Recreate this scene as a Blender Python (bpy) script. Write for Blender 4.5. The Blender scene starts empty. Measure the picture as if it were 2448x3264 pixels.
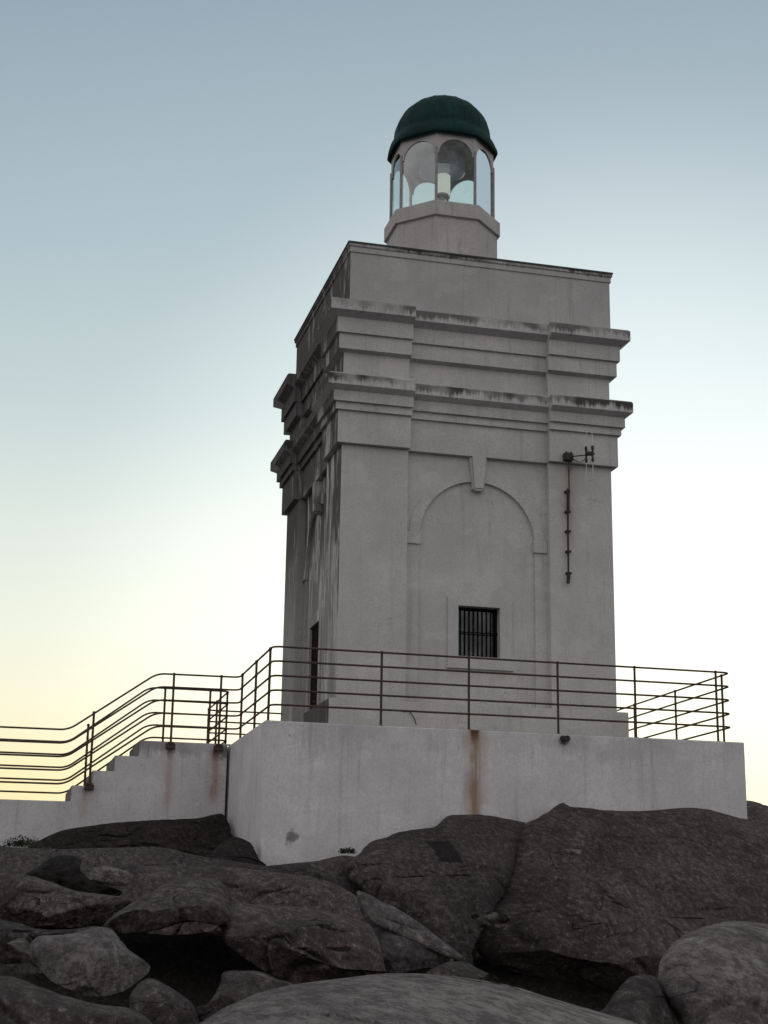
import bpy, bmesh, math, random
from mathutils import Vector, Matrix, noise
random.seed(7)
rad = math.radians
S = bpy.context.scene
COL = S.collection

# ------------------------------------------------------------------ camera
CX, CY, CZ = -5.5573, -25.2790, -2.9836
CR = Vector((0.9678091, -0.2513137, 0.0136758))
CU = Vector((-0.0788436, -0.2511283, 0.9647374))
CF = Vector((0.2390174, 0.9347599, 0.2628587))
FPX = 4986.26
cd = bpy.data.cameras.new('camera'); cam = bpy.data.objects.new('camera', cd); COL.objects.link(cam)
cd.sensor_fit = 'VERTICAL'; cd.sensor_height = 24; cd.sensor_width = 18
cd.lens = FPX / 3264 * 24
cd.shift_x = -23.7 / 3264; cd.shift_y = -17.5 / 3264
cd.clip_start = 0.1; cd.clip_end = 8000
M = Matrix((CR, CU, -CF)).transposed().to_4x4(); M.translation = (CX, CY, CZ)
cam.matrix_world = M
S.camera = cam

# ------------------------------------------------------------------ sky and sun (sun just set behind the tower)
SUN_AZ = rad(12)      # clockwise from +Y
SUN_EL = rad(1.5)
w = bpy.data.worlds.new("World"); S.world = w; w.use_nodes = True
nt = w.node_tree; nt.nodes.clear()

class V:
    """tiny expression builder for shader maths"""
    def __init__(s, nt, sock): s.nt = nt; s.s = sock
    def _m(s, op, o=None, o2=None, clamp=False):
        n = s.nt.nodes.new('ShaderNodeMath'); n.operation = op; n.use_clamp = clamp
        s.nt.links.new(s.s, n.inputs[0])
        for i, q in ((1, o), (2, o2)):
            if q is None: continue
            if isinstance(q, V): s.nt.links.new(q.s, n.inputs[i])
            else: n.inputs[i].default_value = q
        return V(s.nt, n.outputs[0])
    def __add__(s, o): return s._m('ADD', o)
    def __sub__(s, o): return s._m('SUBTRACT', o)
    def __mul__(s, o): return s._m('MULTIPLY', o)
    def __truediv__(s, o): return s._m('DIVIDE', o)
    def max(s, o): return s._m('MAXIMUM', o)
    def min(s, o): return s._m('MINIMUM', o)
    def abs(s): return s._m('ABSOLUTE')
    def pow(s, o): return s._m('POWER', o)
    def step(s, a, b, c=0.0, d=1.0):
        n = s.nt.nodes.new('ShaderNodeMapRange'); n.interpolation_type = 'SMOOTHSTEP'
        s.nt.links.new(s.s, n.inputs[0])
        for i, q in ((1, a), (2, b), (3, c), (4, d)): n.inputs[i].default_value = q
        return V(s.nt, n.outputs[0])
def mixc(nt, f, a, b, mode='MIX'):
    n = nt.nodes.new('ShaderNodeMix'); n.data_type = 'RGBA'; n.blend_type = mode
    for i, q in ((0, f), (6, a), (7, b)):
        if isinstance(q, V): nt.links.new(q.s, n.inputs[i])
        elif hasattr(q, 'links'): nt.links.new(q, n.inputs[i])
        else: n.inputs[i].default_value = q if i == 0 else (*q, 1)
    return n.outputs[2]
def xyz(nt, sock):
    n = nt.nodes.new('ShaderNodeSeparateXYZ'); nt.links.new(sock, n.inputs[0])
    return [V(nt, o) for o in n.outputs]
def comb(nt, *a):
    n = nt.nodes.new('ShaderNodeCombineXYZ')
    for i, q in enumerate(a):
        if isinstance(q, V): nt.links.new(q.s, n.inputs[i])
        else: n.inputs[i].default_value = q
    return n.outputs[0]
def ramp(nt, v, stops):
    n = nt.nodes.new('ShaderNodeValToRGB'); nt.links.new(v.s, n.inputs[0])
    el = n.color_ramp.elements
    while len(el) < len(stops): el.new(0.5)
    for e, (p, c) in zip(el, stops): e.position = p; e.color = (*c, 1)
    n.color_ramp.interpolation = 'EASE' if False else 'LINEAR'
    return n.outputs[0]

tc = nt.nodes.new('ShaderNodeTexCoord')
dx, dy, dz = xyz(nt, tc.outputs['Generated'])
sky = nt.nodes.new('ShaderNodeTexSky'); sky.sky_type = 'NISHITA'; sky.sun_disc = False
sky.sun_elevation = SUN_EL; sky.sun_rotation = SUN_AZ; sky.air_density = 1.0; sky.dust_density = 1.0; sky.ozone_density = 1.0
bg = nt.nodes.new('ShaderNodeBackground'); bg.inputs[1].default_value = 1.0
out = nt.nodes.new('ShaderNodeOutputWorld')
# dusk sky: the Nishita texture plus measured dusk colours by elevation, a glow where the sun went down, a sky behind the camera brightened to light facade and rock tops
front_c = ramp(nt, dz, [(0.0, (.97, .79, .38)), (.087, (.965, .86, .50)), (.135, (.92, .91, .69)), (.18, (.84, .89, .76)), (.24, (.725, .81, .76)),
                        (.317, (.54, .655, .67)), (.41, (.42, .535, .59)), (.545, (.298, .392, .472)), (.72, (.27, .32, .38)), (1.0, (.38, .39, .42))])
gaz, gel = rad(23), rad(9)
gd = dx * (math.sin(gaz) * math.cos(gel)) + dy * (math.cos(gaz) * math.cos(gel)) + dz * math.sin(gel)
g1 = gd.step(.925, 1.0) * .36 + gd.step(.80, .995) * .095
glow = mixc(nt, g1, (0, 0, 0), (.95, .92, .85))
front_c = mixc(nt, 1.0, front_c, glow, 'ADD')
rear_c = ramp(nt, dz, [(0.0, (.52, .494, .487)), (.25, (.65, .624, .614)), (.6, (.67, .658, .655)), (1.0, (.36, .37, .42))])
fz = (dx * math.sin(gaz) + dy * math.cos(gaz)).step(-.15, .75)
mix1 = mixc(nt, fz, rear_c, front_c)
mix1 = mixc(nt, dz.step(-.06, -.005), (.07, .064, .062), mix1)
hs_ = mixc(nt, 1.0, sky.outputs[0], (.10, .10, .10), 'MULTIPLY')
mix1 = mixc(nt, .06, mix1, hs_)
nt.links.new(mix1, bg.inputs[0])
nt.links.new(bg.outputs[0], out.inputs[0])

sl = bpy.data.lights.new('sun', 'SUN'); sl.energy = 0.15; sl.angle = rad(3); sl.color = (1, 0.86, 0.66)
so = bpy.data.objects.new('sun', sl); COL.objects.link(so)
sd = Vector((math.sin(SUN_AZ) * math.cos(SUN_EL), math.cos(SUN_AZ) * math.cos(SUN_EL), math.sin(SUN_EL)))
so.rotation_euler = sd.to_track_quat('Z', 'Y').to_euler(); so.location = (0, 0, 30)
S.view_settings.view_transform = 'Standard'; S.view_settings.look = 'None'
S.view_settings.exposure = 0.0; S.view_settings.gamma = 1.0
S.view_settings.use_curve_mapping = False

# ------------------------------------------------------------------ helpers
def thing(name, label, cat, loc=(0, 0, 0), group=None):
    o = bpy.data.objects.new(name, None); COL.objects.link(o); o.location = loc
    o.empty_display_size = 0.3
    tag(o, label, cat, group); return o
def tag(o, label=None, cat=None, group=None, kind=None):
    if label: o['label'] = label
    if cat: o['category'] = cat
    if group: o['group'] = group
    if kind: o['kind'] = kind
    return o
class MB:
    def __init__(s): s.v = []; s.f = []
    def add(s, vs, fs):
        b = len(s.v); s.v += [tuple(q) for q in vs]; s.f += [tuple(b + i for i in f) for f in fs]; return s
    def box(s, a, b):
        x0, y0, z0 = a; x1, y1, z1 = b
        return s.add([(x0,y0,z0),(x1,y0,z0),(x1,y1,z0),(x0,y1,z0),(x0,y0,z1),(x1,y0,z1),(x1,y1,z1),(x0,y1,z1)],
                     [(0,3,2,1),(4,5,6,7),(0,1,5,4),(1,2,6,5),(2,3,7,6),(3,0,4,7)])
    def rings(s, rs, cap0=True, cap1=True, closed=False):
        n = len(rs[0]); b = len(s.v)
        for r in rs: s.v += [tuple(q) for q in r]
        m = len(rs)
        for i in range(m if closed else m - 1):
            j = (i + 1) % m
            for k in range(n):
                l = (k + 1) % n
                s.f.append((b+i*n+k, b+i*n+l, b+j*n+l, b+j*n+k))
        if not closed:
            if cap0: s.f.append(tuple(b + k for k in range(n))[::-1])
            if cap1: s.f.append(tuple(b + (m-1)*n + k for k in range(n)))
        return s
    def tube(s, pts, r, n=8):
        pts = [Vector(p) for p in pts]; rs = []
        t0 = (pts[1] - pts[0]).normalized()
        ref = Vector((0, 0, 1)) if abs(t0.z) < .9 else Vector((1, 0, 0))
        u = (ref - t0 * ref.dot(t0)).normalized()
        for i, p in enumerate(pts):
            t = (pts[min(i+1, len(pts)-1)] - pts[max(i-1, 0)]).normalized()
            u = (u - t * u.dot(t)).normalized(); v = t.cross(u)
            rr = r[i] if isinstance(r, (list, tuple)) else r
            rs.append([p + (u*math.cos(a) + v*math.sin(a)) * rr for a in [2*math.pi*k/n for k in range(n)]])
        return s.rings(rs)
    def lathe(s, prof, c=(0, 0), n=48, cap0=True, cap1=True):
        return s.rings([[(c[0]+r*math.cos(2*math.pi*k/n), c[1]+r*math.sin(2*math.pi*k/n), z) for k in range(n)] for r, z in prof], cap0, cap1)
    def obj(s, name, mat, parent=None, smooth=False, bevel=0, merge=False):
        me = bpy.data.meshes.new(name); me.from_pydata(s.v, [], s.f)
        bm = bmesh.new(); bm.from_mesh(me)
        if merge: bmesh.ops.remove_doubles(bm, verts=bm.verts, dist=1e-5)
        bmesh.ops.recalc_face_normals(bm, faces=bm.faces)
        bm.to_mesh(me); bm.free()
        me.materials.append(mat)
        if smooth:
            for p in me.polygons: p.use_smooth = True
        o = bpy.data.objects.new(name, me); COL.objects.link(o)
        if parent:
            o.parent = parent
            o.matrix_parent_inverse = Matrix.Translation(-Vector(parent_loc(parent)))
        if bevel:
            m = o.modifiers.new('bevel', 'BEVEL'); m.width = bevel; m.segments = 2; m.limit_method = 'ANGLE'; m.angle_limit = rad(35)
        return o
def parent_loc(o):
    l = Vector(o.location) if o.type == 'EMPTY' else Vector((0, 0, 0))
    if o.parent: l = Vector((0, 0, 0)) if o.type != 'EMPTY' else l
    return l

# ------------------------------------------------------------------ materials
def newmat(name):
    m = bpy.data.materials.new(name); m.use_nodes = True; nt = m.node_tree
    return m, nt, nt.nodes['Principled BSDF']
def pos(nt): 
    g = nt.nodes.new('ShaderNodeNewGeometry'); return g
def nz(nt, vec, scale, detail=4, rough=.55, dist=0):
    n = nt.nodes.new('ShaderNodeTexNoise'); nt.links.new(vec, n.inputs['Vector'])
    n.inputs['Scale'].default_value = scale; n.inputs['Detail'].default_value = detail
    n.inputs['Roughness'].default_value = rough; n.inputs['Distortion'].default_value = dist
    return V(nt, n.outputs['Fac'])
def bump(nt, p, h, strength=.3, dist=.02):
    b = nt.nodes.new('ShaderNodeBump'); b.inputs['Strength'].default_value = strength; b.inputs['Distance'].default_value = dist
    nt.links.new(h.s, b.inputs['Height']); nt.links.new(b.outputs[0], p.inputs['Normal'])

def stucco(name, base=(.675, .652, .652), fascia=(), left=False, riser=False, rust=(), drips=0.0, spots=()):
    """painted render: fascia = (z0, z1) bands that carry runoff streaks; rust = (axis, centre, halfwidth, z0, z1, strength)"""
    m, nt, p = newmat(name); g = pos(nt); P = g.outputs['Position']
    x, y, z = xyz(nt, P); nx, ny, nzz = xyz(nt, g.outputs['Normal'])
    big = nz(nt, P, .9, 5); med = nz(nt, P, 4.5, 6, .65); fine = nz(nt, P, 26, 5, .85)
    sv = comb(nt, x * 9.0, y * 9.0, z * .55)
    streak = nz(nt, sv, 1.0, 5, .65)
    sv2 = comb(nt, x * 26.0, y * 26.0, z * 1.3)
    streak2 = nz(nt, sv2, 1.0, 4, .6)
    col = mixc(nt, big.step(.3, .7), tuple(c * .86 for c in base), tuple(c * 1.04 for c in base))
    col = mixc(nt, med.step(.35, .75) * .35, col, tuple(c * .74 for c in base))
    col = mixc(nt, fine.step(.40, .62) * .42, col, tuple(c * .58 for c in base))
    col = mixc(nt, streak.step(.52, .75) * (.22 + drips), col, (.17, .16, .15))
    dark = (.055, .05, .047)
    ckn = nz(nt, P, .9, 5, .6, 1.0); ckd = ((ckn - .47).abs() * -1.0).step(-.0022, -.0005) * nz(nt, P, .6, 2).step(.5, .58)
    col = mixc(nt, ckd * .5, col, (.14, .13, .125))
    pt = nz(nt, comb(nt, x * .9, y * .9, z * 1.1), 1.7, 3, .5).step(.585, .60)
    col = mixc(nt, pt * .16, col, tuple(min(1, c * 1.25) for c in base))
    for z0, z1, k in fascia:
        t = (z - z0) / (z1 - z0)                     # 0 at the bottom, 1 at the top
        # runoff tongues: reach lower where the streak noise is high
        wide = nz(nt, P, 2.2, 3); reach = streak2 * 1.2 + streak * 1.3 + wide * 1.1 - 1.12
        d = (t + reach - 1.0).step(-.10, .38) * z.step(z0 - .02, z0 + .01) * (z * -1.0).step(-z1 - .02, -z1 + .005)
        pat = nz(nt, P, 1.3, 2).step(.38, .6)
        col = mixc(nt, d * (pat * .75 + .2) * k, col, dark)
        # grime on the upward ledges
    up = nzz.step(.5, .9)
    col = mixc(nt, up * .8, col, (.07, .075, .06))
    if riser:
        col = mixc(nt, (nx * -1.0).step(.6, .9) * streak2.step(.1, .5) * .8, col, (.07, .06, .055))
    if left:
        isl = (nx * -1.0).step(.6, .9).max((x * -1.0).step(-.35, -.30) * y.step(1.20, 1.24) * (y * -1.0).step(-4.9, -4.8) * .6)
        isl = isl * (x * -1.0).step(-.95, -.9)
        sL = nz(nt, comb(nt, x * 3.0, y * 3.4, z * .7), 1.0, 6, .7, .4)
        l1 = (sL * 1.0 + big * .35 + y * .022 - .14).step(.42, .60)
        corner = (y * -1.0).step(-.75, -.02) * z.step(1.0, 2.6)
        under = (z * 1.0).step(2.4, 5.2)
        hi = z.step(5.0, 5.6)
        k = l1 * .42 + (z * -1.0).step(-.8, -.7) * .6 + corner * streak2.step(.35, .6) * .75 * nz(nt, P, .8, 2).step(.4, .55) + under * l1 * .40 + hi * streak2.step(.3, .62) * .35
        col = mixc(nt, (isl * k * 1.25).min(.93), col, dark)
    for ax, c, hw, z0, z1, k in rust:
        q = x if ax == 'x' else y
        wob = nz(nt, comb(nt, x * 3.0, y * 3.0, z * 2.2), 1.0, 4)
        d = (q - c + (wob - .5) * (hw * 1.3)).abs()
        zz = z.step(z0, z0 + (z1 - z0) * .35) * (z * -1.0).step(-z1 - .01, -z1 + .01)
        core = (d * -1.0).step(-hw, -hw * .25) * zz
        halo = (d * -1.0).step(-hw * 2.6, -hw * .3) * zz
        col = mixc(nt, halo * wob.step(.25, .6) * .6 * k, col, (.36, .24, .17))
        col = mixc(nt, core * streak2.step(.2, .6) * .62 * k, col, (.27, .14, .055))
        head = (d * -1.0).step(-hw * .8, -hw * .3) * z.step(z1 - .25, z1 - .03) * (z * -1.0).step(-z1 - .01, -z1 + .01)
        col = mixc(nt, head * .8 * k, col, (.06, .03, .015))
    for (sx, sz, r, k) in spots:
        dd = ((x - sx).pow(2.0) + (z - sz).pow(2.0)).pow(.5) + (nz(nt, P, 9, 3) - .5) * (r * 2.2)
        col = mixc(nt, (dd * -1.0).step(-r, -r * .35) * k, col, (.10, .09, .09))
    nt.links.new(col, p.inputs['Base Color']); p.inputs['Roughness'].default_value = .9
    p.inputs['Specular IOR Level'].default_value = .25
    bump(nt, p, fine * .5 + med * .8 + big * 1.5, .35, .02)
    return m
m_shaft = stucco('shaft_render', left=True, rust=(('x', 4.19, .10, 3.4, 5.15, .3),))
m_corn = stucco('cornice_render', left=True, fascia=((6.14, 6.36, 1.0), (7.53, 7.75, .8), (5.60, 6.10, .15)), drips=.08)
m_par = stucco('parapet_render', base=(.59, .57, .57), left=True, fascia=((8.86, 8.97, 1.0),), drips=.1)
m_lan = stucco('lantern_render', base=(.62, .59, .585), drips=.2)
m_pl = stucco('plinth_render', base=(.80, .78, .795), drips=.0, fascia=((-.55, .02, .16),), rust=(('x', 1.60, .10, -2.3, .005, 1.0),), spots=((-1.17, -1.68, .13, .75), (3.01, -.1, .10, .9), (-1.25, -.215, .03, .4)))
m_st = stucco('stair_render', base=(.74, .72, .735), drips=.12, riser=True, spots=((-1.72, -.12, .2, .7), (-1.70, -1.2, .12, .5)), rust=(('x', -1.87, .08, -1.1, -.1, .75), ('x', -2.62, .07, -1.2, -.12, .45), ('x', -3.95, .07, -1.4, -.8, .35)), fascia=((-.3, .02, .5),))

def metal(name, c, rough=.6, rustc=(.09, .035, .015), amt=.5):
    m, nt, p = newmat(name); P = pos(nt).outputs['Position']
    n = nz(nt, P, 14, 5, .65)
    col = mixc(nt, n.step(.42, .62) * amt, c, rustc)
    nt.links.new(col, p.inputs['Base Color']); p.inputs['Roughness'].default_value = rough
    bump(nt, p, nz(nt, P, 90, 3), .3, .003)
    return m
m_rail = metal('rusty_rail', (.052, .044, .040), .8, (.14, .065, .035), .6)
m_iron = metal('dark_iron', (.035, .031, .030), .75, (.045, .030, .022), .4)
m_frame = metal('painted_frame', (.34, .32, .32), .5, (.10, .07, .05), .35)
m_door = metal('door_paint', (.022, .013, .011), .95, (.012, .008, .007), .5)
m_door.node_tree.nodes['Principled BSDF'].inputs['Specular IOR Level'].default_value = .03
m_ant = metal('antenna_metal', (.62, .62, .62), .4, (.35, .33, .32), .4)

m_dome, nt, p = newmat('verdigris_copper'); g = pos(nt); P = g.outputs['Position']; x, y, z = xyz(nt, P)
st = nz(nt, comb(nt, x * 7.0, y * 7.0, z * 1.2), 1.0, 5, .6); bb = nz(nt, P, 3, 5)
col = mixc(nt, bb.step(.35, .65), (.002, .024, .022), (.003, .040, .036))
col = mixc(nt, st.step(.55, .75) * .6, col, (.015, .085, .078))
col = mixc(nt, nz(nt, P, 9, 4).step(.6, .75) * .4, col, (.012, .02, .02))
nt.links.new(col, p.inputs['Base Color']); p.inputs['Roughness'].default_value = .7; p.inputs['Specular IOR Level'].default_value = .2; bump(nt, p, bb + st, .3, .02)

def glassmat(name, tint, rough=0.0, refl=.04):
    m = bpy.data.materials.new(name); m.use_nodes = True; nt = m.node_tree; nt.nodes.clear()
    o = nt.nodes.new('ShaderNodeOutputMaterial'); mx = nt.nodes.new('ShaderNodeMixShader')
    t = nt.nodes.new('ShaderNodeBsdfTransparent'); t.inputs[0].default_value = (*tint, 1)
    gl = nt.nodes.new('ShaderNodeBsdfGlossy'); gl.inputs['Roughness'].default_value = rough; gl.inputs[0].default_value = (.9, .93, .95, 1)
    fr = nt.nodes.new('ShaderNodeFresnel'); fr.inputs[0].default_value = 1.5
    n = nz(nt, pos(nt).outputs['Position'], 2.5, 5, .6)
    f = V(nt, fr.outputs[0]) * 1.3 + n.step(.35, .75) * refl
    nt.links.new(f.s, mx.inputs[0]); nt.links.new(t.outputs[0], mx.inputs[1]); nt.links.new(gl.outputs[0], mx.inputs[2])
    nt.links.new(mx.outputs[0], o.inputs[0]); return m
m_glass = glassmat('lantern_glass', (.86, .94, .92), .03, .085)
m_winglass = glassmat('window_glass', (.4, .42, .42), .05)
m_lamp, nt, p = newmat('frosted_lamp_glass')
p.inputs['Base Color'].default_value = (.85, .87, .83, 1); p.inputs['Roughness'].default_value = .25; p.inputs['Emission Color'].default_value = (1, .98, .92, 1); p.inputs['Emission Strength'].default_value = .5
p.inputs['Transmission Weight'].default_value = 0
tl = nt.nodes.new('ShaderNodeBsdfTranslucent'); tl.inputs[0].default_value = (.95, .97, .93, 1); ms = nt.nodes.new('ShaderNodeMixShader'); ms.inputs[0].default_value = .65
nt.links.new(p.outputs[0], ms.inputs[1]); nt.links.new(tl.outputs[0], ms.inputs[2]); nt.links.new(ms.outputs[0], nt.nodes['Material Output'].inputs[0])
wv = nt.nodes.new('ShaderNodeTexWave'); wv.bands_direction = 'Z'; wv.inputs['Scale'].default_value = 14
nt.links.new(pos(nt).outputs['Position'], wv.inputs['Vector']); bump(nt, p, V(nt, wv.outputs['Fac']), .6, .01)
m_dark, nt, p = newmat('interior_dark'); p.inputs['Base Color'].default_value = (.018, .014, .015, 1); p.inputs['Roughness'].default_value = .7
m_shut, nt, p = newmat('window_shutter'); p.inputs['Base Color'].default_value = (.020, .013, .013, 1); p.inputs['Roughness'].default_value = .9
m_bar, nt, p = newmat('window_bar'); p.inputs['Base Color'].default_value = (.010, .009, .009, 1); p.inputs['Roughness'].default_value = .9; p.inputs['Specular IOR Level'].default_value = .1
m_lens, nt, p = newmat('lens_housing'); p.inputs['Base Color'].default_value = (.34, .37, .46, 1); p.inputs['Roughness'].default_value = .3; p.inputs['Metallic'].default_value = .5

def rockmat(name, base, dark=.45, lichen=.25, mask=None):
    m, nt, p = newmat(name); g = pos(nt); P = g.outputs['Position']
    oi = nt.nodes.new('ShaderNodeObjectInfo'); r = V(nt, oi.outputs['Random'])
    x, y, z = xyz(nt, P); P = comb(nt, x, y * .32, z)
    big = nz(nt, P, .7, 6, .65, .6); med = nz(nt, P, 2.8, 9, .72, .3); fine = nz(nt, P, 15, 7, .88); gr = nz(nt, P, 55, 3, .7)
    col = mixc(nt, big.step(.32, .66), tuple(c * .50 for c in base), tuple(c * 1.25 for c in base))
    col = mixc(nt, med.step(.48, .66) * dark, col, (base[0] * .30, base[1] * .27, base[2] * .27))
    lic = nz(nt, comb(nt, x * 1.1, y * .4, z * .9), 3.3, 8, .75)
    col = mixc(nt, lic.step(.56, .70) * lichen, col, (base[0] * 2.3, base[1] * 2.2, base[2] * 2.1))
    col = mixc(nt, fine.step(.45, .57) * .64, col, tuple(c * .22 for c in base))
    col = mixc(nt, (fine * -1.0).step(-.46, -.36) * gr.step(.40, .55) * .8, col, tuple(min(.6, c * 2.9) for c in base))
    # hairline cracks: narrow bands where a warped noise crosses its middle value
    ck = nz(nt, P, .8, 4, .5, 1.2); d = (ck - .5).abs()
    crack = (d * -1.0).step(-.006, -.001) * nz(nt, P, .5, 2).step(.48, .60)
    col = mixc(nt, crack * .85, col, (.008, .006, .006))
    if mask:
        (mx, mz, mw, mh) = mask
        wob = (med - .5) * .14
        d = ((x - mx + wob).abs() / mw).max((z - mz + wob).abs() / mh)
        col = mixc(nt, (d * -1.0).step(-1.0, -.85) * .75, col, (.012, .012, .014))
    col = mixc(nt, 1.0, col, comb(nt, r * .5 + .78, r * .46 + .79, r * .42 + .80), 'MULTIPLY')
    nt.links.new(col, p.inputs['Base Color']); p.inputs['Roughness'].default_value = .93; p.inputs['Specular IOR Level'].default_value = .15
    bump(nt, p, big * 2.0 + med * 2.0 + fine * .5 + gr * .2 - crack * 1.0, 1.0, .16)
    return m
m_rock = rockmat('granite', (.172, .147, .141), .5, .5)
m_rock_l = rockmat('pale_granite', (.33, .295, .29), .4, .4)
m_rock_d = rockmat('mossy_and_shaded_granite', (.055, .047, .042), .6, .2)  # moss-dark rock; also paints shade into the hollow below the landing
m_rock_f = rockmat('worn_and_skylit_granite', (.42, .38, .37), .45, .5)  # lightest tone; on the slab lip it paints sky light
m_bush, nt, p = newmat('shrub_leaves'); p.inputs['Base Color'].default_value = (.03, .045, .02, 1); p.inputs['Roughness'].default_value = .8
m_sea, nt, p = newmat('sea_water'); p.inputs['Base Color'].default_value = (.02, .05, .07, 1); p.inputs['Roughness'].default_value = .15
bump(nt, p, nz(nt, pos(nt).outputs['Position'], .3, 6), .4, .5)

# ------------------------------------------------------------------ the lighthouse
W = 5.0; P0 = 1.2; P1 = 3.8; REC = .15; INF = .19
zF, zG0 = 5.183, 5.763
LH = thing('lighthouse', 'square pale stucco lighthouse tower with stepped cornices and green domed lantern on top', 'lighthouse', (2.5, 2.5, 0))
def front(u, v, w): return (u, w, v)      # u along the face, v up, w inwards
def left(u, v, w): return (w, u, v)
def plate(mb, fm, us, lo, hi, w0, w1):
    """vertical strips between lo(u) and hi(u), from depth w0 to w1"""
    for a, b in zip(us[:-1], us[1:]):
        e = 1e-4 * 0
        q = [(a, lo(a)), (b, lo(b)), (b, hi(b)), (a, hi(a))]
        vs = [fm(u, v, w0) for u, v in q] + [fm(u, v, w1) for u, v in q]
        mb.add(vs, [(0,1,2,3), (0,1,5,4), (2,3,7,6)])
    for u in (us[0], us[-1]):
        mb.add([fm(u, lo(u), w0), fm(u, hi(u), w0), fm(u, hi(u), w1), fm(u, lo(u), w1)], [(0,1,2,3)])
# four corner piers
for x0 in (0, P1):
    for y0 in (0, P1):
        MB().box((x0, y0, 0), (x0 + 1.2, y0 + 1.2, zF)).obj('corner_pier', m_shaft, LH, bevel=.012)
# walls between the piers: infill with a hole, arch layer in front of it
def infill(fm, hole, name):
    mb = MB(); u0, u1, v0, v1 = hole; dep = .24
    def rect(a, b, c, d):
        mb.add([fm(a, c, INF), fm(b, c, INF), fm(b, d, INF), fm(a, d, INF)], [(0,1,2,3)])
    rect(P0, u0, 0, zF); rect(u1, P1, 0, zF); rect(u0, u1, v1, zF)
    if v0 > 0: rect(u0, u1, 0, v0)
    c = [(u0, v0), (u1, v0), (u1, v1), (u0, v1)]
    for i in range(4):
        a, b = c[i], c[(i+1) % 4]
        mb.add([fm(*a, INF), fm(*b, INF), fm(*b, INF + dep), fm(*a, INF + dep)], [(0,1,2,3)])
    return mb.obj(name, m_shaft, LH, merge=True)
WIN = (2.168, 2.924, 1.618, 2.50); DOOR = (2.36, 3.22, 0.0, 2.52)
infill(front, WIN, 'wall'); infill(left, DOOR, 'wall')
MB().box((P0, W - .3, 0), (P1, W - INF, zF)).obj('wall', m_shaft, LH)
MB().box((W - .3, P0, 0), (W - INF, P1, zF)).obj('wall', m_shaft, LH)
ARC_C, ARC_R, ARC_Z = 2.51, 1.06, 3.68
def arch_layer(fm):
    mb = MB(); N = 40
    us = [P0, ARC_C - ARC_R] ; 
    plate(mb, fm, [P0, ARC_C - ARC_R], lambda u: 0, lambda u: zF, REC, INF)
    plate(mb, fm, [ARC_C + ARC_R, P1], lambda u: 0, lambda u: zF, REC, INF)
    us = [ARC_C - ARC_R * math.cos(math.pi * i / N) for i in range(N + 1)]
    plate(mb, fm, us, lambda u: ARC_Z + math.sqrt(max(0, ARC_R**2 - (u - ARC_C)**2)), lambda u: zF, REC, INF)
    mb.obj('arch_surround', m_shaft, LH)
    # archivolt: thin raised band round the arch
    mb = MB(); R2 = 1.245
    ang = [math.pi * i / 36 for i in range(37)]
    inn = [(ARC_C - (ARC_R + .001) * math.cos(a), ARC_Z + (ARC_R + .001) * math.sin(a)) for a in ang]
    ou = [(ARC_C - R2 * math.cos(a), ARC_Z + R2 * math.sin(a)) for a in ang]
    w0, w1 = REC - .020, REC + .004
    rs = [[fm(*i, w0), fm(*o, w0), fm(*o, w1), fm(*i, w1)] for i, o in zip(inn, ou)]
    mb.rings(rs); mb.obj('archivolt', m_shaft, LH)
    # imposts
    for a, b in ((P0 + .003, ARC_C - ARC_R + .02), (ARC_C + ARC_R - .02, P1 - .003)):
        mb = MB(); lo = fm(a, 3.53, REC - .034); hi = fm(b, 3.53 + .21, INF)
        p0 = [min(lo[i], hi[i]) for i in range(3)]; p1 = [max(lo[i], hi[i]) for i in range(3)]
        mb.box(p0, p1).obj('impost', m_shaft, LH, bevel=.006)
    # keystone: tapered block with a stepped foot
    mb = MB()
    def key(v0, v1, h0, h1, wd):
        q = [(ARC_C - h0, v0), (ARC_C + h0, v0), (ARC_C + h1, v1), (ARC_C - h1, v1)]
        mb.rings([[fm(u, v, wd) for u, v in q], [fm(u, v, INF) for u, v in q]])
    key(4.60, zF - .002, .080, .125, .03)
    key(4.56, 4.60, .066, .080, .05)
    key(4.59, zF - .004, .105, .165, .085)
    mb.obj('keystone', m_shaft, LH, bevel=.005)
arch_layer(front); arch_layer(left)
# base course (breaks at the door), stepped
def zb(n): return n
mb = MB()
plan = [(-.15, 1.95), (-.15, -.15), (5.15, -.15), (5.15, 5.15), (-.15, 5.15), (-.15, 3.6), (-.0, 3.6), (0.16, 3.6), (.16, 4.9), (4.9, 4.9), (4.9, .16), (.16, .16), (.16, 1.95)]
for z0, z1 in ((0.0, .745),):
    n = len(plan)
    mb.rings([[(x, y, z0) for x, y in plan], [(x, y, z1) for x, y in plan]])
mb.obj('base_course', m_shaft, LH, bevel=.012)
# window: raised surround, reveal frame, iron grille, dark pane
def fbox(fm, u0, u1, v0, v1, w0, w1, mb):
    a = fm(u0, v0, w0); b = fm(u1, v1, w1)
    mb.box([min(a[i], b[i]) for i in range(3)], [max(a[i], b[i]) for i in range(3)]); return mb
def surround(fm, o, i, name, wd=.02):
    mb = MB()
    fbox(fm, o[0], i[0], o[2], o[3], INF - wd, INF + .003, mb); fbox(fm, i[1], o[1], o[2], o[3], INF - wd, INF + .003, mb)
    fbox(fm, i[0], i[1], i[3], o[3], INF - wd, INF + .003, mb)
    if i[2] > o[2]: fbox(fm, i[0], i[1], o[2], i[2], INF - wd, INF + .003, mb)
    return mb.obj(name, m_shaft, LH)
wo = surround(front, (1.98, 3.15, 1.44, 2.665), (WIN[0] - .0, WIN[1] + .0, WIN[2], WIN[3]), 'window_surround', .032)
wf = MB(); fbox(front, 1.96, 3.17, 1.40, 1.438, INF - .05, INF + .004, wf); wf.obj('sill', m_shaft, LH, bevel=.005)
win = MB()
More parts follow.
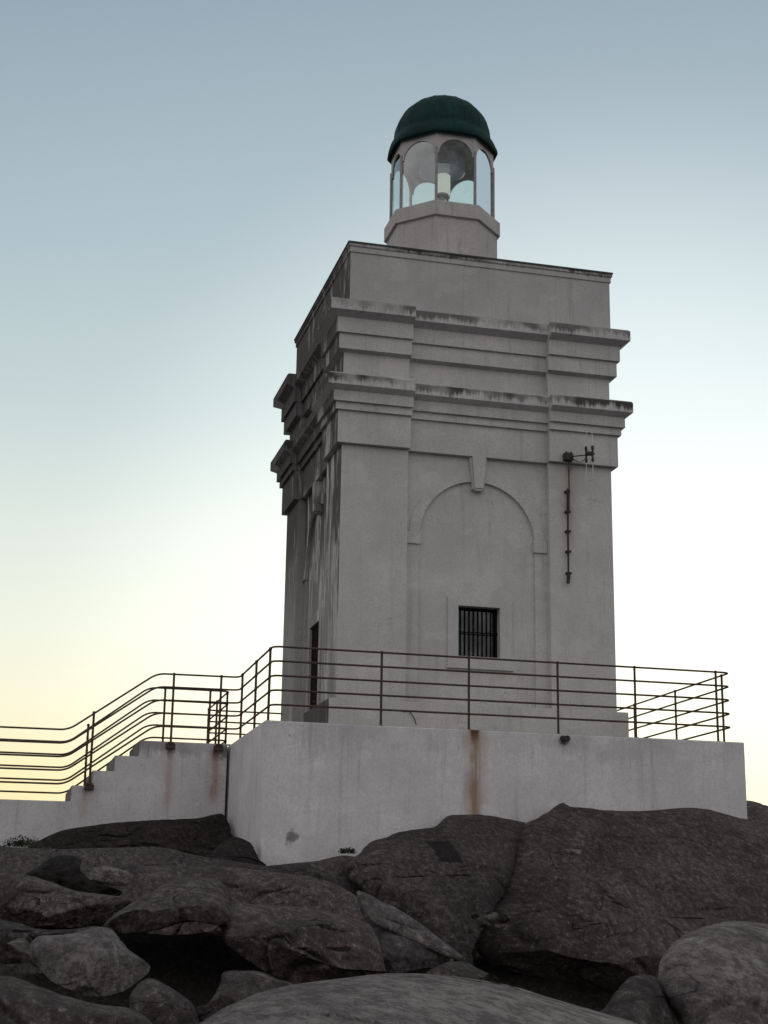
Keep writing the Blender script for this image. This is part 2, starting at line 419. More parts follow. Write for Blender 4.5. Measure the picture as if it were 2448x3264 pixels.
for a in ((WIN[0], WIN[0] + .035, WIN[2], WIN[3]), (WIN[1] - .035, WIN[1], WIN[2], WIN[3]), (WIN[0] + .035, WIN[1] - .035, WIN[2], WIN[2] + .035), (WIN[0] + .035, WIN[1] - .035, WIN[3] - .035, WIN[3])):
    fbox(front, a[0], a[1], a[2], a[3], INF + .14, INF + .18, win)
win = win.obj('window', m_bar, LH)
pn = MB(); fbox(front, WIN[0], WIN[1], WIN[2], WIN[3], INF + .19, INF + .2, pn); pn.obj('pane', m_winglass, win)
bk = MB(); fbox(front, WIN[0] - .1, WIN[1] + .1, WIN[2] - .1, WIN[3] + .1, INF + .241, INF + .26, bk); bk.obj('shutter', m_shut, win)
gr = MB()
for k in range(9):
    u = WIN[0] + .06 + k * (WIN[1] - WIN[0] - .12) / 8
    gr.tube([front(u, WIN[2] + .001, INF + .09), front(u, WIN[3] - .001, INF + .09)], .009, 6)
for v in (2.06,):
    fbox(front, WIN[0] + .001, WIN[1] - .001, v - .01, v + .01, INF + .100, INF + .106, gr)
gr.obj('grille', m_bar, win)
# door on the left face
surround(left, (2.18, 3.40, .0, 2.72), DOOR, 'door_surround')
dr = MB(); fbox(left, DOOR[0] + .002, DOOR[1] - .002, 0, DOOR[3] - .002, INF + .03, INF + .09, dr); dr = dr.obj('door', m_door, LH)
hd = MB(); hd.tube([left(2.48, 1.05, INF + .03), left(2.48, 1.05, INF - .03), left(2.6, 1.05, INF - .03)], .012, 8); hd.obj('handle', m_iron, dr)
# small box high on the left face
MB().box((.02, 4.02, 3.62), (.15, 4.18, 3.86)).obj('junction_box', m_frame, LH, bevel=.01)

# entablature / cornices with breaks over the piers
def plan_ring(o, z, sx=0.0, wrap=.0):
    a, b = P0 + wrap, P1 - wrap; r = REC
    fr = [(-o, -o), (a, -o), (a, r - o), (b, r - o), (b, -o), (5 + o, -o),
          (5 + o, a), (5 + o - r, a), (5 + o - r, b), (5 + o, b), (5 + o, 5 + o),
          (b, 5 + o), (b, 5 + o - r), (a, 5 + o - r), (a, 5 + o), (-o, 5 + o),
          (-o, b), (r - o, b), (r - o, a), (-o, a)]
    return [(x + sx, y, z) for x, y in fr]
def course(prof, name, mat, bevel=.01):
    mb = MB(); mb.rings([plan_ring(o, z, 0, wrap=min(.03, max(0, o * .15))) for z, o in prof])
    return mb.obj(name, mat, LH, bevel=bevel)
course([(5.183, .098), (5.763, .098), (5.763, .152), (5.900, .152), (5.900, .206), (6.09, .206), (6.165, .323), (6.345, .323), (6.38, .30), (6.385, .0)], 'lower_cornice', m_corn)
course([(6.385, .0), (6.870, .0), (6.905, .110), (7.19, .110), (7.19, .16), (7.47, .16), (7.555, .313), (7.738, .313), (7.77, .28), (7.775, .03)], 'upper_cornice', m_corn)
# parapet
def sq(x0, y0, x1, y1, z): return [(x0, y0, z), (x1, y0, z), (x1, y1, z), (x0, y1, z)]
PX0, PX1, PY0, PY1 = .085, 5.055, .0, 4.97
pr = [(7.775, 0), (8.795, 0), (8.795, .022), (8.895, .022), (8.905, .045), (8.957, .045)]
inn = [(8.957, -.25), (8.45, -.25)]
mb = MB(); mb.rings([sq(PX0 - o, PY0 - o, PX1 + o, PY1 + o, z) for z, o in pr + inn], cap0=True, cap1=True)
m_capv = stucco('stained_coping', base=(.09, .11, .10), drips=.3)
mc = MB()
for q in ((PX0 - .055, PY0 - .055, PX1 + .055, PY0 + .26), (PX0 - .055, PY1 - .26, PX1 + .055, PY1 + .055), (PX0 - .055, PY0 + .26, PX0 + .26, PY1 - .26), (PX1 - .26, PY0 + .26, PX1 + .055, PY1 - .26)):
    mc.box((q[0], q[1], 8.961), (q[2], q[3], 8.990))
mc.obj('coping', m_capv, LH)
mb.obj('parapet', m_par, LH, bevel=.008)
# ---- lantern room
LC = (2.51, 2.50)
def octa(a, z, round_=0.0):
    out = []
    for k in range(8):
        t = rad(22.5 + 45 * k); R = a / math.cos(rad(22.5)); out.append((LC[0] + R*math.cos(t), LC[1] + R*math.sin(t), z))
    return out
LT = thing('lantern_room', None, None); LT.parent = LH; LT.matrix_parent_inverse = Matrix.Translation((-2.5, -2.5, 0))
def lobj(mb, name, mat, parent=None, **k):
    o = mb.obj(name, mat, None, **k); o.parent = parent or LT
    return o
mb = MB(); mb.rings([octa(1.03, 8.45), octa(1.03, 10.46), octa(1.085, 10.47), octa(1.085, 10.76), octa(1.06, 10.785), octa(.80, 10.79)]); lobj(mb, 'lantern_base', m_lan, bevel=.008)
AG = .965; ZS, ZSP, ZAT, ZTOP = 10.785, 11.86, 12.19, 12.42
def face_map(k):
    t = rad(-90 + 45 * k); n = Vector((math.cos(t), math.sin(t), 0)); u = Vector((-n.y, n.x, 0))
    return lambda a, v, w: Vector((LC[0], LC[1], v)) + n * (AG - w) + u * a
hs = AG * math.tan(rad(22.5))
for k in range(8):
    fm = face_map(k); r = .345; N = 24
    mb = MB()
    # arched spandrel head
    us = [-hs] + [-r * math.cos(math.pi * i / N) for i in range(N + 1)] + [hs]
    lo = lambda u: ZSP + (math.sqrt(max(0, r*r - u*u)) * (ZAT - ZSP) / r if abs(u) < r else 0)
    hi = lambda u: ZTOP
    plate(mb, fm, us, lo, hi, 0, .04)
    lobj(mb, 'arched_head', m_lan, merge=True)
    mb = MB()
    a, b = fm(-hs + .02, ZS, .02), fm(hs - .02, ZS, .02); c, d = fm(hs - .02, ZAT + .05, .02), fm(-hs + .02, ZAT + .05, .02)
    lobj(MB().add([a, b, c, d], [(0,1,2,3)]), 'glass_pane', m_glass)
for p_ in octa(AG - .005, 0):
    lobj(MB().tube([(p_[0], p_[1], ZS - .005), (p_[0], p_[1], ZSP + .12)], [.030, .030], 8), 'mullion', m_frame)
# dome: copper, flared octagonal-ish eave
def ring(a, z, oc, n=64):
    out = []
    for k in range(n):
        t = 2 * math.pi * k / n
        tt = (t + rad(22.5)) % rad(45) - rad(22.5)
        ro = a * math.cos(rad(0)) / math.cos(tt) * .965
        rr = a * (1 - oc) + ro * oc
        out.append((LC[0] + rr * math.cos(t), LC[1] + rr * math.sin(t), z))
    return out
DZ, DR = 12.64, .985
mb = MB(); prof = [(1.0, ZTOP - .03, .9), (1.06, 12.29, .9), (1.088, 12.275, .8), (1.106, 12.31, .6), (1.103, 12.38, .4), (1.072, 12.47, .2), (1.035, 12.53, .0), (1.008, 12.58, 0), (DR + .004, 12.62, 0), (DR, DZ, 0)]
rs = [ring(.86, ZTOP - .03, 1)] + [ring(a, z, oc) for a, z, oc in prof]
for i in range(1, 24):
    t = rad(90) * i / 24; rs.append(ring(DR * math.cos(t), DZ + .905 * math.sin(t), 0))
rs.append(ring(.03, DZ + .909, 0)); rs.append(ring(.03, DZ + .94, 0)); rs.append(ring(.005, DZ + .955, 0))
mb.rings(rs); o = lobj(mb, 'dome', m_dome, smooth=True)
# ribs of the dome
rb = MB()
for k in range(16):
    t = rad(22.5 * k + 11.25); 
    pts = [(LC[0] + (DR - .004)*math.cos(q)*math.cos(t), LC[1] + (DR - .004)*math.cos(q)*math.sin(t), DZ + .902*math.sin(q)) for q in [rad(88) * i / 14 for i in range(15)]]
    rb.tube(pts, .013, 6)
lobj(rb, 'dome_seam', m_dome, o)
# inside: ceiling ring, lamp
lobj(MB().rings([octa(.88, 12.20), octa(.88, 12.40)]), 'ceiling', m_dark)
lobj(MB().lathe([(.44, 11.93), (.47, 11.95), (.47, 12.19), (.30, 12.20)], LC, 40), 'lens_hood', m_lens, smooth=False)
lobj(MB().lathe([(.02, 11.95), (.02, 11.80)], LC, 10), 'lamp_hanger', m_frame)
lobj(MB().lathe([(.16, 10.79), (.16, 10.83), (.06, 10.86), (.06, 11.38), (.14, 11.40), (.14, 11.44)], LC, 24), 'lamp_pedestal', m_frame)
lobj(MB().lathe([(.11, 11.44)] + [(.140 + .012 * (i % 2), 11.46 + .40 * i / 15) for i in range(16)] + [(.11, 11.89), (.05, 11.90)], (LC[0] + .02, LC[1]), 32), 'lamp', m_lamp, smooth=True)

# ------------------------------------------------------------------ plinth, stairs
XL, XR, YF, YB, YL, YS = -1.623, 6.063, -2.602, 5.35, .66, 2.36
tag(MB().rings([sq(XL, YF, XR, YB, -4.0), sq(XL, YF, XR, YB, 0.0)]).obj('plinth', m_pl, None, bevel=.02), 'white rendered retaining platform under the lighthouse with a long rust streak', 'platform')
steps = [(XL - .012, 0.0), (-3.14, -.26), (-3.50, -.52), (-3.85, -.77), (-4.17, -1.02)]
mb = MB()
out = [(XL - .05, 0.0), (-3.13, 0.0), (-3.13, -.26), (-3.51, -.26), (-3.51, -.515), (-3.855, -.515), (-3.855, -.765), (-4.17, -.765), (-4.17, -1.02), (-14, -1.04), (-14, -4.5), (XL - .05, -4.5)]
mb.rings([[(x, YL, z) for x, z in out], [(x, YS, z) for x, z in out]])
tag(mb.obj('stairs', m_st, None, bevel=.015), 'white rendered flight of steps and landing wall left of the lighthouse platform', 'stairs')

# ------------------------------------------------------------------ railings
def rounded(pts, r=.14, n=6):
    pts = [Vector(p) for p in pts]; out = [pts[0]]
    for i in range(1, len(pts) - 1):
        a, b, c = pts[i-1], pts[i], pts[i+1]
        rr = min(r, (a-b).length * .45, (c-b).length * .45)
        p, q = b + (a-b).normalized() * rr, b + (c-b).normalized() * rr
        for k in range(n + 1):
            t = k / n; out.append(p*(1-t)**2 + b*2*t*(1-t) + q*t*t)
    out.append(pts[-1]); return out
RH = [1.115, .898, .680, .463, .247]
def railing(name, label, path, posts, group):
    """path: (x, y, base z); the five rails follow it; posts (x, y, foot z, top z, bracket dir)"""
    root = thing(name, label, 'railing', posts[0][:3], group)
    for h in RH:
        MB().tube(rounded([(x, y, z + h) for x, y, z in path]), .0155, 8).obj('rail', m_rail, root, smooth=True)
    for i, (x, y, z0, z1, br) in enumerate(posts):
        mb = MB(); mb.tube([(x, y, z0), (x, y, z1)], .0195, 8)
        mb.lathe([(.004, z1 - .025), (.024, z1 - .015), (.027, z1), (.022, z1 + .018), (.004, z1 + .026)], (x, y), 10)
        for h in RH[1:]:
            zc = z1 - RH[0] + h
            mb.lathe([(.012, zc - .026), (.023, zc - .014), (.023, zc + .014), (.012, zc + .026)], (x, y), 8)
        post = mb.obj('post', m_rail, root, smooth=False)
        fb = MB()
        if br: fb.box((x - .075, y - .02, z0 - .03), (x + .075, YL + .01, z0 + .05)); fb.box((x - .05, y - .035, z0 + .05), (x + .05, y + .035, z0 + .08))
        else: fb.lathe([(.05, z0 - .004), (.05, z0 + .008), (.03, z0 + .012)], (x, y), 12)
        fb.obj('bracket' if br else 'foot_plate', m_rail, post)
    return root
xl, yf, xr = XL + .10, YF + .10, XR - .15
near_path = [(-14, YL - .05, -1.02), (-4.28, YL - .05, -1.0), (-2.90, YL - .05, -.01), (xl - .0, YL - .05, 0), (xl, yf, 0), (xr, yf, 0), (xr, 5.2, 0)]
nposts = [(-3.89, YL - .05, -.80, .41, 1), (-2.62, YL - .05, -.09, 1.11, 1), (-1.83, YL - .05, -.09, 1.115, 1),
          (xl, .30, 0, 1.115, 0), (xl, -1.06, 0, 1.115, 0), (xl, -2.28, 0, 1.115, 0),
          (.15, yf, 0, 1.115, 0), (1.53, yf, 0, 1.115, 0), (2.975, yf, 0, 1.115, 0), (4.265, yf, 0, 1.115, 0), (5.66, yf, 0, 1.115, 0),
          (xr, -2.20, 0, 1.115, 0), (xr, -.41, 0, 1.115, 0), (xr, 1.37, 0, 1.115, 0), (xr, 3.15, 0, 1.115, 0)]
railing('railing', 'rusty five-bar railing up the near side of the steps and along the platform front', near_path, nposts, 'rusty pipe railings')
far_path = [(-14, 2.20, -1.02), (-4.19, 2.20, -1.02), (-2.86, 2.20, -.01), (-1.46, 2.20, -.01), (-1.46, 4.84, 0), (.0, 4.84, 0)]
fposts = [(-3.87, 2.20, -.77, .40, 0), (-2.58, 2.20, 0, 1.10, 0), (-1.785, 2.20, 0, 1.10, 0), (-1.46, 2.34, 0, 1.11, 0), (-1.46, 3.6, 0, 1.115, 0), (-1.46, 4.70, 0, 1.115, 0)]
railing('railing', 'rusty five-bar railing on the far side of the steps, turning back behind the tower', far_path, fposts, 'rusty pipe railings')

# ------------------------------------------------------------------ antenna, spout, cable
A = thing('antenna', 'dark wall mast with side arm and pale folded dipole on the right corner pier', 'antenna', (4.13, 0, 4))
mb = MB(); mb.tube([(4.115, -.07, 3.0), (4.12, -.07, 3.9), (4.13, -.07, 4.7)], .018, 8); mb.tube([(4.125, -.15, 4.6), (4.125, -.15, 5.36)], .012, 8)
mb.tube([(4.13, -.07, 4.3), (4.132, -.075, 4.62)], .03, 8); mb.tube([(4.105, -.07, 2.97), (4.118, -.08, 3.12)], .032, 8)
mb.obj('mast', m_iron, A)
for zc in (3.16, 3.55, 3.92, 4.28, 4.65):
    MB().box((4.085, -.085, zc - .015), (4.175, .002, zc + .015)).obj('bracket', m_iron, A)
MB().box((4.03, -.20, 5.20), (4.20, -.0985, 5.33)).obj('clamp', m_iron, A, bevel=.01)
for xx in (4.08, 4.17): MB().tube([(xx, -.16, 5.36), (xx, -.16, 5.17)], .02, 8).obj('clamp_bolt', m_iron, A)
arm = MB().tube([(4.10, -.15, 5.265), (4.49, -.50, 5.25)], .011, 8).obj('arm', m_iron, A)
mb = MB(); mb.tube(rounded([(4.15, -.16, 5.30), (4.22, -.22, 5.18), (4.30, -.33, 5.12), (4.38, -.42, 5.24)], .1), .007, 6); mb.obj('cable', m_iron, A)
def dipole():
    mb = MB(); xa, xb, ya, yb = 4.345, 4.435, -.44, -.52; pts = []
    for i in range(9):
        t = math.pi * i / 8; pts.append(((xa+xb)/2 + (xb-xa)/2*math.cos(t), (ya+yb)/2 + (yb-ya)/2*math.cos(t), 5.60 + .06*math.sin(t)))
    for i in range(9):
        t = math.pi + math.pi * i / 8; pts.append(((xa+xb)/2 + (xb-xa)/2*math.cos(t), (ya+yb)/2 + (yb-ya)/2*math.cos(t), 4.82 + .06*math.sin(t)))
    pts.append(pts[0]); mb.tube(pts, .0075, 8); mb.obj('dipole', m_ant, A, smooth=True)
    c = MB()
    for (x, y) in ((xa, ya), (xb, yb)):
        c.lathe([(.022, 5.10), (.026, 5.14), (.018, 5.17), (.018, 5.31), (.026, 5.34), (.026, 5.38), (.014, 5.40)], (x, y), 10)
    c.box((4.33, -.53, 5.23), (4.46, -.44, 5.28)); c.obj('insulator', m_iron, A)
dipole()
sp = MB(); sp.tube([(3.01, YF + .01, -.07), (3.01, YF - .05, -.08), (3.04, YF - .13, -.085)], [.05, .045, .05], 12); tag(sp.obj('drain_spout', m_iron, None), 'short black drain spout poking out near the top of the platform wall', 'drain spout')
cb = MB(); cb.tube(rounded([(1.12, -.152, .56), (1.20, -.17, .60), (1.30, -.19, .47), (1.34, -.18, .36)], .1), .008, 6); tag(cb.obj('cable', m_iron, None), 'loose dark cable end curling off the base of the tower', 'cable')

# ------------------------------------------------------------------ rocks
PXC, PYC = 1224 + 23.7, 1632 - 17.5
def ray(px, py): return CF + CR * ((px - PXC) / FPX) - CU * ((py - PYC) / FPX)
def onY(px, py, y):
    d = ray(px, py); return Vector((CX, CY, CZ)) + d * ((y - CY) / d.y)
c7 = lambda x, y: (.7378 * x, 2550 + .7378 * y)
c8 = lambda x, y: (1224 + .7378 * x, 2550 + .7378 * y)
def catmull(pts, n):
    out = []; m = len(pts)
    for i in range(m):
        p0, p1, p2, p3 = (Vector(pts[(i + k) % m]) for k in (-1, 0, 1, 2))
        for k in range(n):
            t = k / n
            out.append(.5 * ((2*p1) + (-p0 + p2)*t + (2*p0 - 5*p1 + 4*p2 - p3)*t*t + (-p0 + 3*p1 - 3*p2 + p3)*t**3))
    return out
def rock(name, label, outline, y0, y1, thick, mat, seed=0, facets=5, amp=.035, power=.75, group='granite boulders below the lighthouse', yb=None, centre=None, lin=False):
    """boulder with the given outline; its top leans at distance y0, its foot at y1; thick = half thickness"""
    pts = catmull([Vector((*p, 0)) for p in outline], 5)
    rows = [p.y for p in pts]; r0, r1 = min(rows), max(rows)
    n0 = len(pts)
    L = [0]
    for i in range(n0): L.append(L[-1] + (pts[(i+1) % n0] - pts[i]).length)
    NA, NB = (260, 100) if name == 'rock_outcrop' else ((60, 24) if name == 'stone' else (180, 64))
    ring_ = []; j = 0
    for k in range(NA):
        s_ = L[-1] * k / NA
        while L[j+1] < s_: j += 1
        t = (s_ - L[j]) / (L[j+1] - L[j] + 1e-9); ring_.append(pts[j].lerp(pts[(j+1) % n0], t))
    c2 = sum(ring_, Vector()) / NA
    if centre: c2 = Vector((*centre, 0))
    yat = lambda r: y0 + (y1 - y0) * max(0, min(1, (r - r0) / (r1 - r0)))
    c = onY(c2.x, c2.y, yat(c2.y))
    nrm = (Vector((CX, CY, CZ)) - c).normalized()
    size = sum((onY(q.x, q.y, yat(q.y)) - c).length for q in ring_) / NA
    rnd = random.Random(seed + 11)
    vs = []
    for b in range(1, NB):
        ph = math.pi * b / NB - math.pi / 2
        cr, sr = math.cos(ph), math.sin(ph); rr = cr ** power
        for q in ring_:
            p = c2 + (q - c2) * rr
            vs.append(onY(p.x, p.y, yat(p.y) - thick * (sr if sr > 0 else sr * .6)))
    vs.append(onY(c2.x, c2.y, yat(c2.y) + thick * .6)); vs.append(onY(c2.x, c2.y, yat(c2.y) - thick))
    # flatten facets
    pl = []
    for k in range(facets + (3 if facets >= 3 else 0)):
        n = (nrm * rnd.uniform(.45, 1) + Vector((rnd.uniform(-1, 1), rnd.uniform(-.2, .2), rnd.uniform(-1, 1)))).normalized()
        pl.append((n, rnd.uniform(.52, .8) if facets >= 4 else (rnd.uniform(.68, .88) if facets == 3 else rnd.uniform(.93, 1))))
    sup = [max((v - c).dot(n) for v in vs) for n, _ in pl]
    off = Vector((seed * 3.1, seed * 1.7, seed * .9)); out = []
    for v in vs:
        v = v.copy()
        for (n, d), s_ in zip(pl, sup):
            e = (v - c).dot(n) - d * s_
            if e > 0: v -= n * e * .96
        f = max(.0, min(1, abs((v - c).dot(nrm)) / (thick * .5 + 1e-6)))
        d = (v - c).normalized()
        fe = .25 + .75 * f
        a = noise.fractal(v * (1.1 / max(size, .3)) + off, 1.0, 2.1, 4) * size * amp * 4.0 * f
        a += noise.fractal(v * 2.2 + off, .8, 2.1, 6) * amp * 1.9 * min(1, size) * fe
        rg = abs(noise.noise(v * 1.6 + off * 2 + Vector((0, 0, .4)) * noise.noise(v * 3)))
        tq = noise.fractal(v * (1.5 / max(size, .4)) + off * 3, 1.0, 2.0, 3) * 3.2 + 10
        fr_ = tq - math.floor(tq); st_ = math.floor(tq) + max(0, min(1, (fr_ - .42) / .16))
        a += (st_ - tq) * .038 * min(1.2, size) * f * (1 if facets > 1 else .35)
        a -= max(0, .09 - rg) * 1.1 * min(.8, size) * f
        out.append(v + (d * .35 + nrm * .65 * (1 if (v - c).dot(nrm) > 0 else -1)) * a)
    fs = []
    R_ = NB - 1
    for b in range(R_ - 1):
        for k in range(NA):
            l = (k + 1) % NA; fs.append((b*NA + k, b*NA + l, (b+1)*NA + l, (b+1)*NA + k))
    i0, i1 = R_ * NA, R_ * NA + 1
    for k in range(NA):
        l = (k + 1) % NA; fs.append((i0, l, k)); fs.append((i1, (R_-1)*NA + k, (R_-1)*NA + l))
    o = MB().add(out, fs).obj(name, mat, None, smooth=True)
    tag(o, label, 'rock', group); return o

_q = onY(*c8(155, 238), -3.4)
m_rock_p = rockmat('patched_granite', (.172, .147, .141), .5, .4, mask=(_q.x, _q.z, .17, .17))
def L7(*a): return [c7(*q) for q in a]
def L8(*a): return [c8(*q) for q in a]
rock('rock_outcrop', 'huge sloping granite outcrop filling the right side beneath the platform wall',
     L8((600,106),(650,78),(725,30),(770,6),(800,24),(870,30),(1050,45),(1180,46),(1300,36),(1400,45),(1500,70),(1590,92),(1750,120),(1950,300),(1950,800),(1500,960),(1100,960),(930,930),(760,860),(600,800),(470,760),(330,690),(380,560),(470,450),(530,330),(560,200)), -2.75, -7.5, 1.0, m_rock, 1, 3, .022, .55, 'granite outcrops under the platform')
rock('rock_outcrop', 'granite outcrop with a square dark patch left of the crevice, under the rust streak',
     L8((612,112),(590,94),(500,76),(420,64),(340,64),(275,70),(215,118),(100,132),(40,148),(0,165),(-60,185),(-110,240),(-170,260),(-150,330),(-80,400),(0,450),(60,475),(170,555),(260,630),(340,690),(420,580),(500,440),(552,330),(580,220)), -2.75, -7.5, .75, m_rock_p, 2, 3, .02, .55, 'granite outcrops under the platform')
rock('rock_outcrop', 'broad hummocky granite ledge below the steps and the platform corner',
     L7((-120,212),(60,206),(250,214),(450,208),(650,203),(760,214),(850,238),(1030,262),(1150,281),(1270,272),(1380,262),(1500,240),(1640,300),(1760,400),(1700,560),(1500,640),(1200,640),(900,560),(700,560),(480,560),(200,570),(-120,560)), -3.0, -7.0, .7, m_rock, 3, 3, .03, .5, 'granite outcrops under the platform')
rock('rock_outcrop', 'low dark flat-topped rock lying against the landing wall',
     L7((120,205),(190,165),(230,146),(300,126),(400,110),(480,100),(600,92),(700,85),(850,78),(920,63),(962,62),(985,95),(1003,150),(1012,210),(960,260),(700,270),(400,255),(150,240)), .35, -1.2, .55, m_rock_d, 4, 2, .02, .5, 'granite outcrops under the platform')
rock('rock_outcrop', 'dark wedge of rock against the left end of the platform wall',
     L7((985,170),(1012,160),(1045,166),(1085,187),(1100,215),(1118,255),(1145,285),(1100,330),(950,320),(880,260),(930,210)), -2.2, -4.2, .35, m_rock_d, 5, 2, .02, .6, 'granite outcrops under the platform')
rock('rock_outcrop', 'rocky rise seen past the right end of the platform wall',
     L8((1440,60),(1500,20),(1580,3),(1659,26),(1760,50),(1950,120),(2000,400),(1700,420),(1500,300)), 3.0, 0.0, 1.0, m_rock, 6, 2, .02, .5, 'granite outcrops under the platform')
rock('rock_outcrop', 'low hummock of rock with a dark underside at the left, below the landing wall',
     L7((-120,300),(0,306),(60,318),(120,322),(200,345),(330,392),(450,408),(565,425),(560,452),(490,490),(440,540),(300,556),(160,556),(60,535),(-120,525)), -8.6, -9.4, .7, m_rock, 21, 3, .035, .5, 'granite outcrops under the platform')
rock('boulder', 'pale stone lying in the dark hollow below the landing wall',
     L7((350,320),(380,298),(450,288),(520,300),(575,322),(565,360),(500,372),(420,355)), -7.6, -7.8, .3, m_rock_l, 22, 5, .04, .6)
rock('boulder', 'long low hummock coloured dark as the shaded hollow, left of the pale stone',
     L7((100,330),(160,290),(210,255),(280,238),(350,255),(345,300),(400,345),(520,392),(560,420),(430,425),(300,400),(180,370)), -7.3, -7.9, .3, m_rock_d, 23, 3, .04, .6)  # dark colour paints the shade of the hollow
rock('rock_outcrop', 'long granite hump running down to the right behind the overhanging boulder',
     L7((520,440),(560,360),(640,315),(720,296),(850,282),(1000,296),(1200,318),(1400,345),(1520,400),(1620,480),(1670,580),(1620,640),(1400,640),(1000,600),(700,560),(560,520)), -8.2, -9.6, .7, m_rock, 24, 3, .03, .55, 'granite outcrops under the platform')
rock('boulder', 'slanting dark stone standing in the grass between the platform corner and the long hump',
     L7((1345,380),(1350,345),(1365,320),(1382,322),(1378,350),(1368,384)), -7.4, -7.5, .06, m_rock_d, 25, 2, .03, .6)
rock('boulder', 'rounded granite boulder with a shadowed overhang in the middle of the picture',
     L7((905,440),(1000,436),(1100,448),(1300,462),(1440,488),(1530,515),(1600,545),(1640,620),(1656,700),(1652,770),(1450,790),(1250,800),(1130,730),(1020,660),(965,610),(945,550),(900,500)), -12.5, -14.5, .9, m_rock, 7, 4, .03, .65)
rock('boulder', 'hump-backed granite boulder over the dark hollow, left of the overhanging one',
     L7((450,540),(500,490),(560,450),(650,400),(740,350),(850,333),(950,350),(990,420),(990,520),(940,540),(850,525),(760,535),(680,560),(580,575),(500,572)), -12.2, -13.8, .8, m_rock, 8, 3, .03, .65)
rock('flat_rock', 'grey wedge-shaped slab of rock in the centre, below a thin pale lip',
     L8((-115,395),(-60,415),(0,445),(60,472),(170,548),(260,618),(352,688),(180,720),(30,752),(-20,740),(-20,650),(-60,560),(-100,480)), -11.5, -13.0, .28, m_rock_l, 9, 3, .02, .6)
rock('flat_rock', 'thin lip coloured pale as the sky-lit upper edge of the wedge-shaped slab',
     L8((-118,392),(-60,410),(0,443),(60,468),(170,544),(260,614),(356,690),(290,684),(190,645),(100,600),(10,562),(-55,525),(-95,460)), -11.9, -12.9, .12, m_rock_f, 31, 2, .012, .6)  # paler colour paints sky light on the slab's upward facet
rock('boulder', 'pale many-sided granite block at the lower left',
     L7((120,640),(160,590),(300,578),(440,548),(500,578),(560,650),(655,722),(640,770),(570,822),(400,856),(365,850),(290,795),(125,705)), -16.8, -17.6, .42, m_rock_l, 10, 7, .035, .7)
rock('boulder', 'low rock shelf at the left edge above the dark gap',
     L7((-120,520),(60,528),(170,560),(300,560),(420,545),(470,580),(420,640),(200,680),(-120,690)), -14.6, -15.6, .5, m_rock, 11, 4, .03, .65)
rock('boulder', 'small block wedged at the left edge beside the pale block',
     L7((-120,640),(0,632),(60,604),(110,598),(132,640),(126,700),(0,712),(-120,715)), -17.2, -17.6, .25, m_rock, 12, 4, .03, .65)
rock('boulder', 'rounded dark boulder in the bottom left corner',
     L7((-150,780),(0,768),(90,780),(180,812),(300,850),(420,878),(560,902),(650,962),(740,1080),(600,1300),(-150,1300)), -18.6, -19.6, .7, m_rock, 13, 4, .03, .65)
rock('boulder', 'block below the dark hollow, to the right of the pale one',
     L7((560,880),(575,825),(640,772),(720,800),(830,880),(862,960),(900,1100),(620,1100),(570,960)), -17.8, -18.4, .4, m_rock, 14, 5, .035, .7)
rock('boulder', 'small rock behind the big foreground boulder, under the hollow',
     L7((850,900),(900,880),(950,800),(965,745),(1040,735),(1130,742),(1200,770),(1280,800),(1250,900),(950,960),(850,960)), -17.6, -18.2, .35, m_rock, 15, 5, .04, .7)
rock('boulder', 'large smooth rounded boulder closest to the viewer at the bottom centre',
     [c7(820,1010), c7(870,966), c7(960,900), c7(1100,840), c7(1250,800), c7(1450,775), c8(0,750), c8(200,752), c8(400,776), c8(560,806), c8(700,850), c8(850,893), c8(1000,938), c8(1100,970), c8(1230,1060), c8(1300,1400), c7(700,1400)], -20.0, -22.0, .9, m_rock_f, 16, 1, .018, .6)
rock('boulder', 'large round boulder bulging in at the right edge near the bottom',
     L8((1190,820),(1185,740),(1200,680),(1260,612),(1350,560),(1450,532),(1560,528),(1760,560),(1950,700),(1950,1300),(1350,1300),(1270,1000),(1225,900)), -17.6, -18.6, .8, m_rock_l, 17, 2, .025, .65)
rock('boulder', 'rock between the foreground boulder and the round one at the right edge',
     L8((920,930),(960,890),(1000,830),(1060,770),(1130,752),(1190,780),(1215,860),(1260,968),(1320,1150),(1000,1150),(930,1000)), -18.2, -18.9, .4, m_rock, 18, 3, .03, .65)
rock('boulder', 'small low stone at the tip of the pale slab',
     L8((180,750),(240,712),(340,698),(420,735),(520,795),(400,800),(220,790)), -14.0, -14.6, .2, m_rock, 19, 4, .03, .65)

for i, (px, py, sx, sy, mt, lb) in enumerate(((395, 500, 18, 12, m_rock_d, 'dark angular stone at the foot of the crevice, leftmost of its cluster'), (432, 535, 34, 20, m_rock, 'largest of the loose stones lodged at the foot of the crevice'), (470, 505, 26, 18, m_rock_l, 'pale loose stone in the middle of the cluster below the crevice'), (522, 515, 24, 18, m_rock_d, 'dark stone at the right end of the cluster below the crevice'), (490, 545, 16, 10, m_rock_l, 'smallest pale stone, lowest of the cluster below the crevice'), (815, 225, 46, 14, m_rock_l, 'flat pale stone lying high on the big right outcrop'))):
    ol = [c8(px + sx * math.cos(a) * (1 + .25 * math.sin(i * 2.1 + a * 3)), py + sy * math.sin(a) * (1 + .2 * math.cos(i + a * 2))) for a in [2 * math.pi * k / 9 for k in range(9)]]
    rock('stone', lb, ol, (-7.1 if i < 5 else -5.2), (-7.25 if i < 5 else -5.3), .12, mt, 40 + i, 6, .04, .7, 'loose stones on the outcrops')

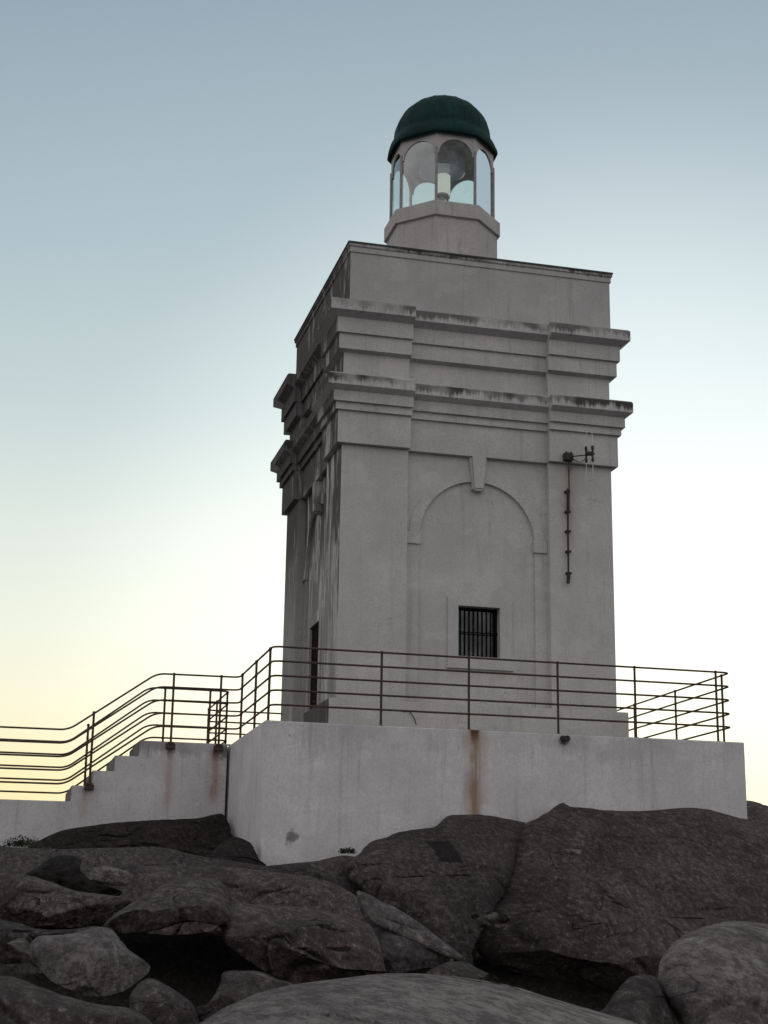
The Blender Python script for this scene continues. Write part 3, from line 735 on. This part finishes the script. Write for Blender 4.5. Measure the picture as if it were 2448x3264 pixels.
# ground sheet: uneven, falls from the wall foot towards the viewer and off to the sea
def gz(x, y):
    t = max(0, min(1, (y + 13) / 9)); z = -5.7 + t * 2.8
    z += .35 * noise.fractal(Vector((x * .25, y * .25, 3.3)), 1, 2, 5) * (.8 if y < -3 else .4)
    r = math.hypot(x - 1, y + 6)
    if r > 24: z -= (r - 24) * .35
    return z
N = 150; vs = []; fs = []
def wp(i): 
    u = (i / N - .5) * 2; return 22 * u + 60 * u ** 5
for i in range(N + 1):
    for j in range(N + 1):
        x, y = 1 + wp(i), -8 + wp(j); vs.append((x, y, max(gz(x, y), -16)))
for i in range(N):
    for j in range(N):
        a = i * (N + 1) + j; fs.append((a, a + 1, a + N + 2, a + N + 1))
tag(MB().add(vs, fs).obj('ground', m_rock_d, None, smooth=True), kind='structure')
tag(MB().add([(-6000,-6000,-14),(6000,-6000,-14),(6000,6000,-14),(-6000,6000,-14)], [(0,1,2,3)]).obj('sea', m_sea, None), kind='structure')

# shrub against the stair wall
def tuft(name, label, px, py, y, h, wdt, n, seed):
    rnd = random.Random(seed); base = onY(px, py, y); mb = MB()
    for k in range(n):
        a = rnd.uniform(0, 6.28); r = rnd.random() ** .5 * wdt
        p = base + Vector((math.cos(a) * r, math.sin(a) * r * .5, 0)); hh = h * rnd.uniform(.4, 1) * (1 - .5 * r / wdt)
        for q in range(7):
            c = p + Vector((rnd.gauss(0, .03), rnd.gauss(0, .03), hh * rnd.random())); s = rnd.uniform(.012, .03)
            d = Vector((rnd.uniform(-1, 1), rnd.uniform(-1, 1), rnd.uniform(0, 1))).normalized(); e = d.cross(Vector((rnd.random(), .3, .2))).normalized()
            mb.add([c, c + d*s + e*s*.4, c + d*s*2, c + d*s - e*s*.4], [(0,1,2,3)])
    tag(mb.obj(name, m_bush, None), label, 'shrub', 'small plants growing between wall and rock')
tuft('shrub', 'small ragged shrub growing at the foot of the stair wall near the left edge', *c7(100, 205), .3, .22, .28, 90, 3)
tuft('shrub', 'tiny plant at the wall foot by the platform left of the dark rock patch', *c7(1500, 232), -2.9, .11, .11, 30, 5)
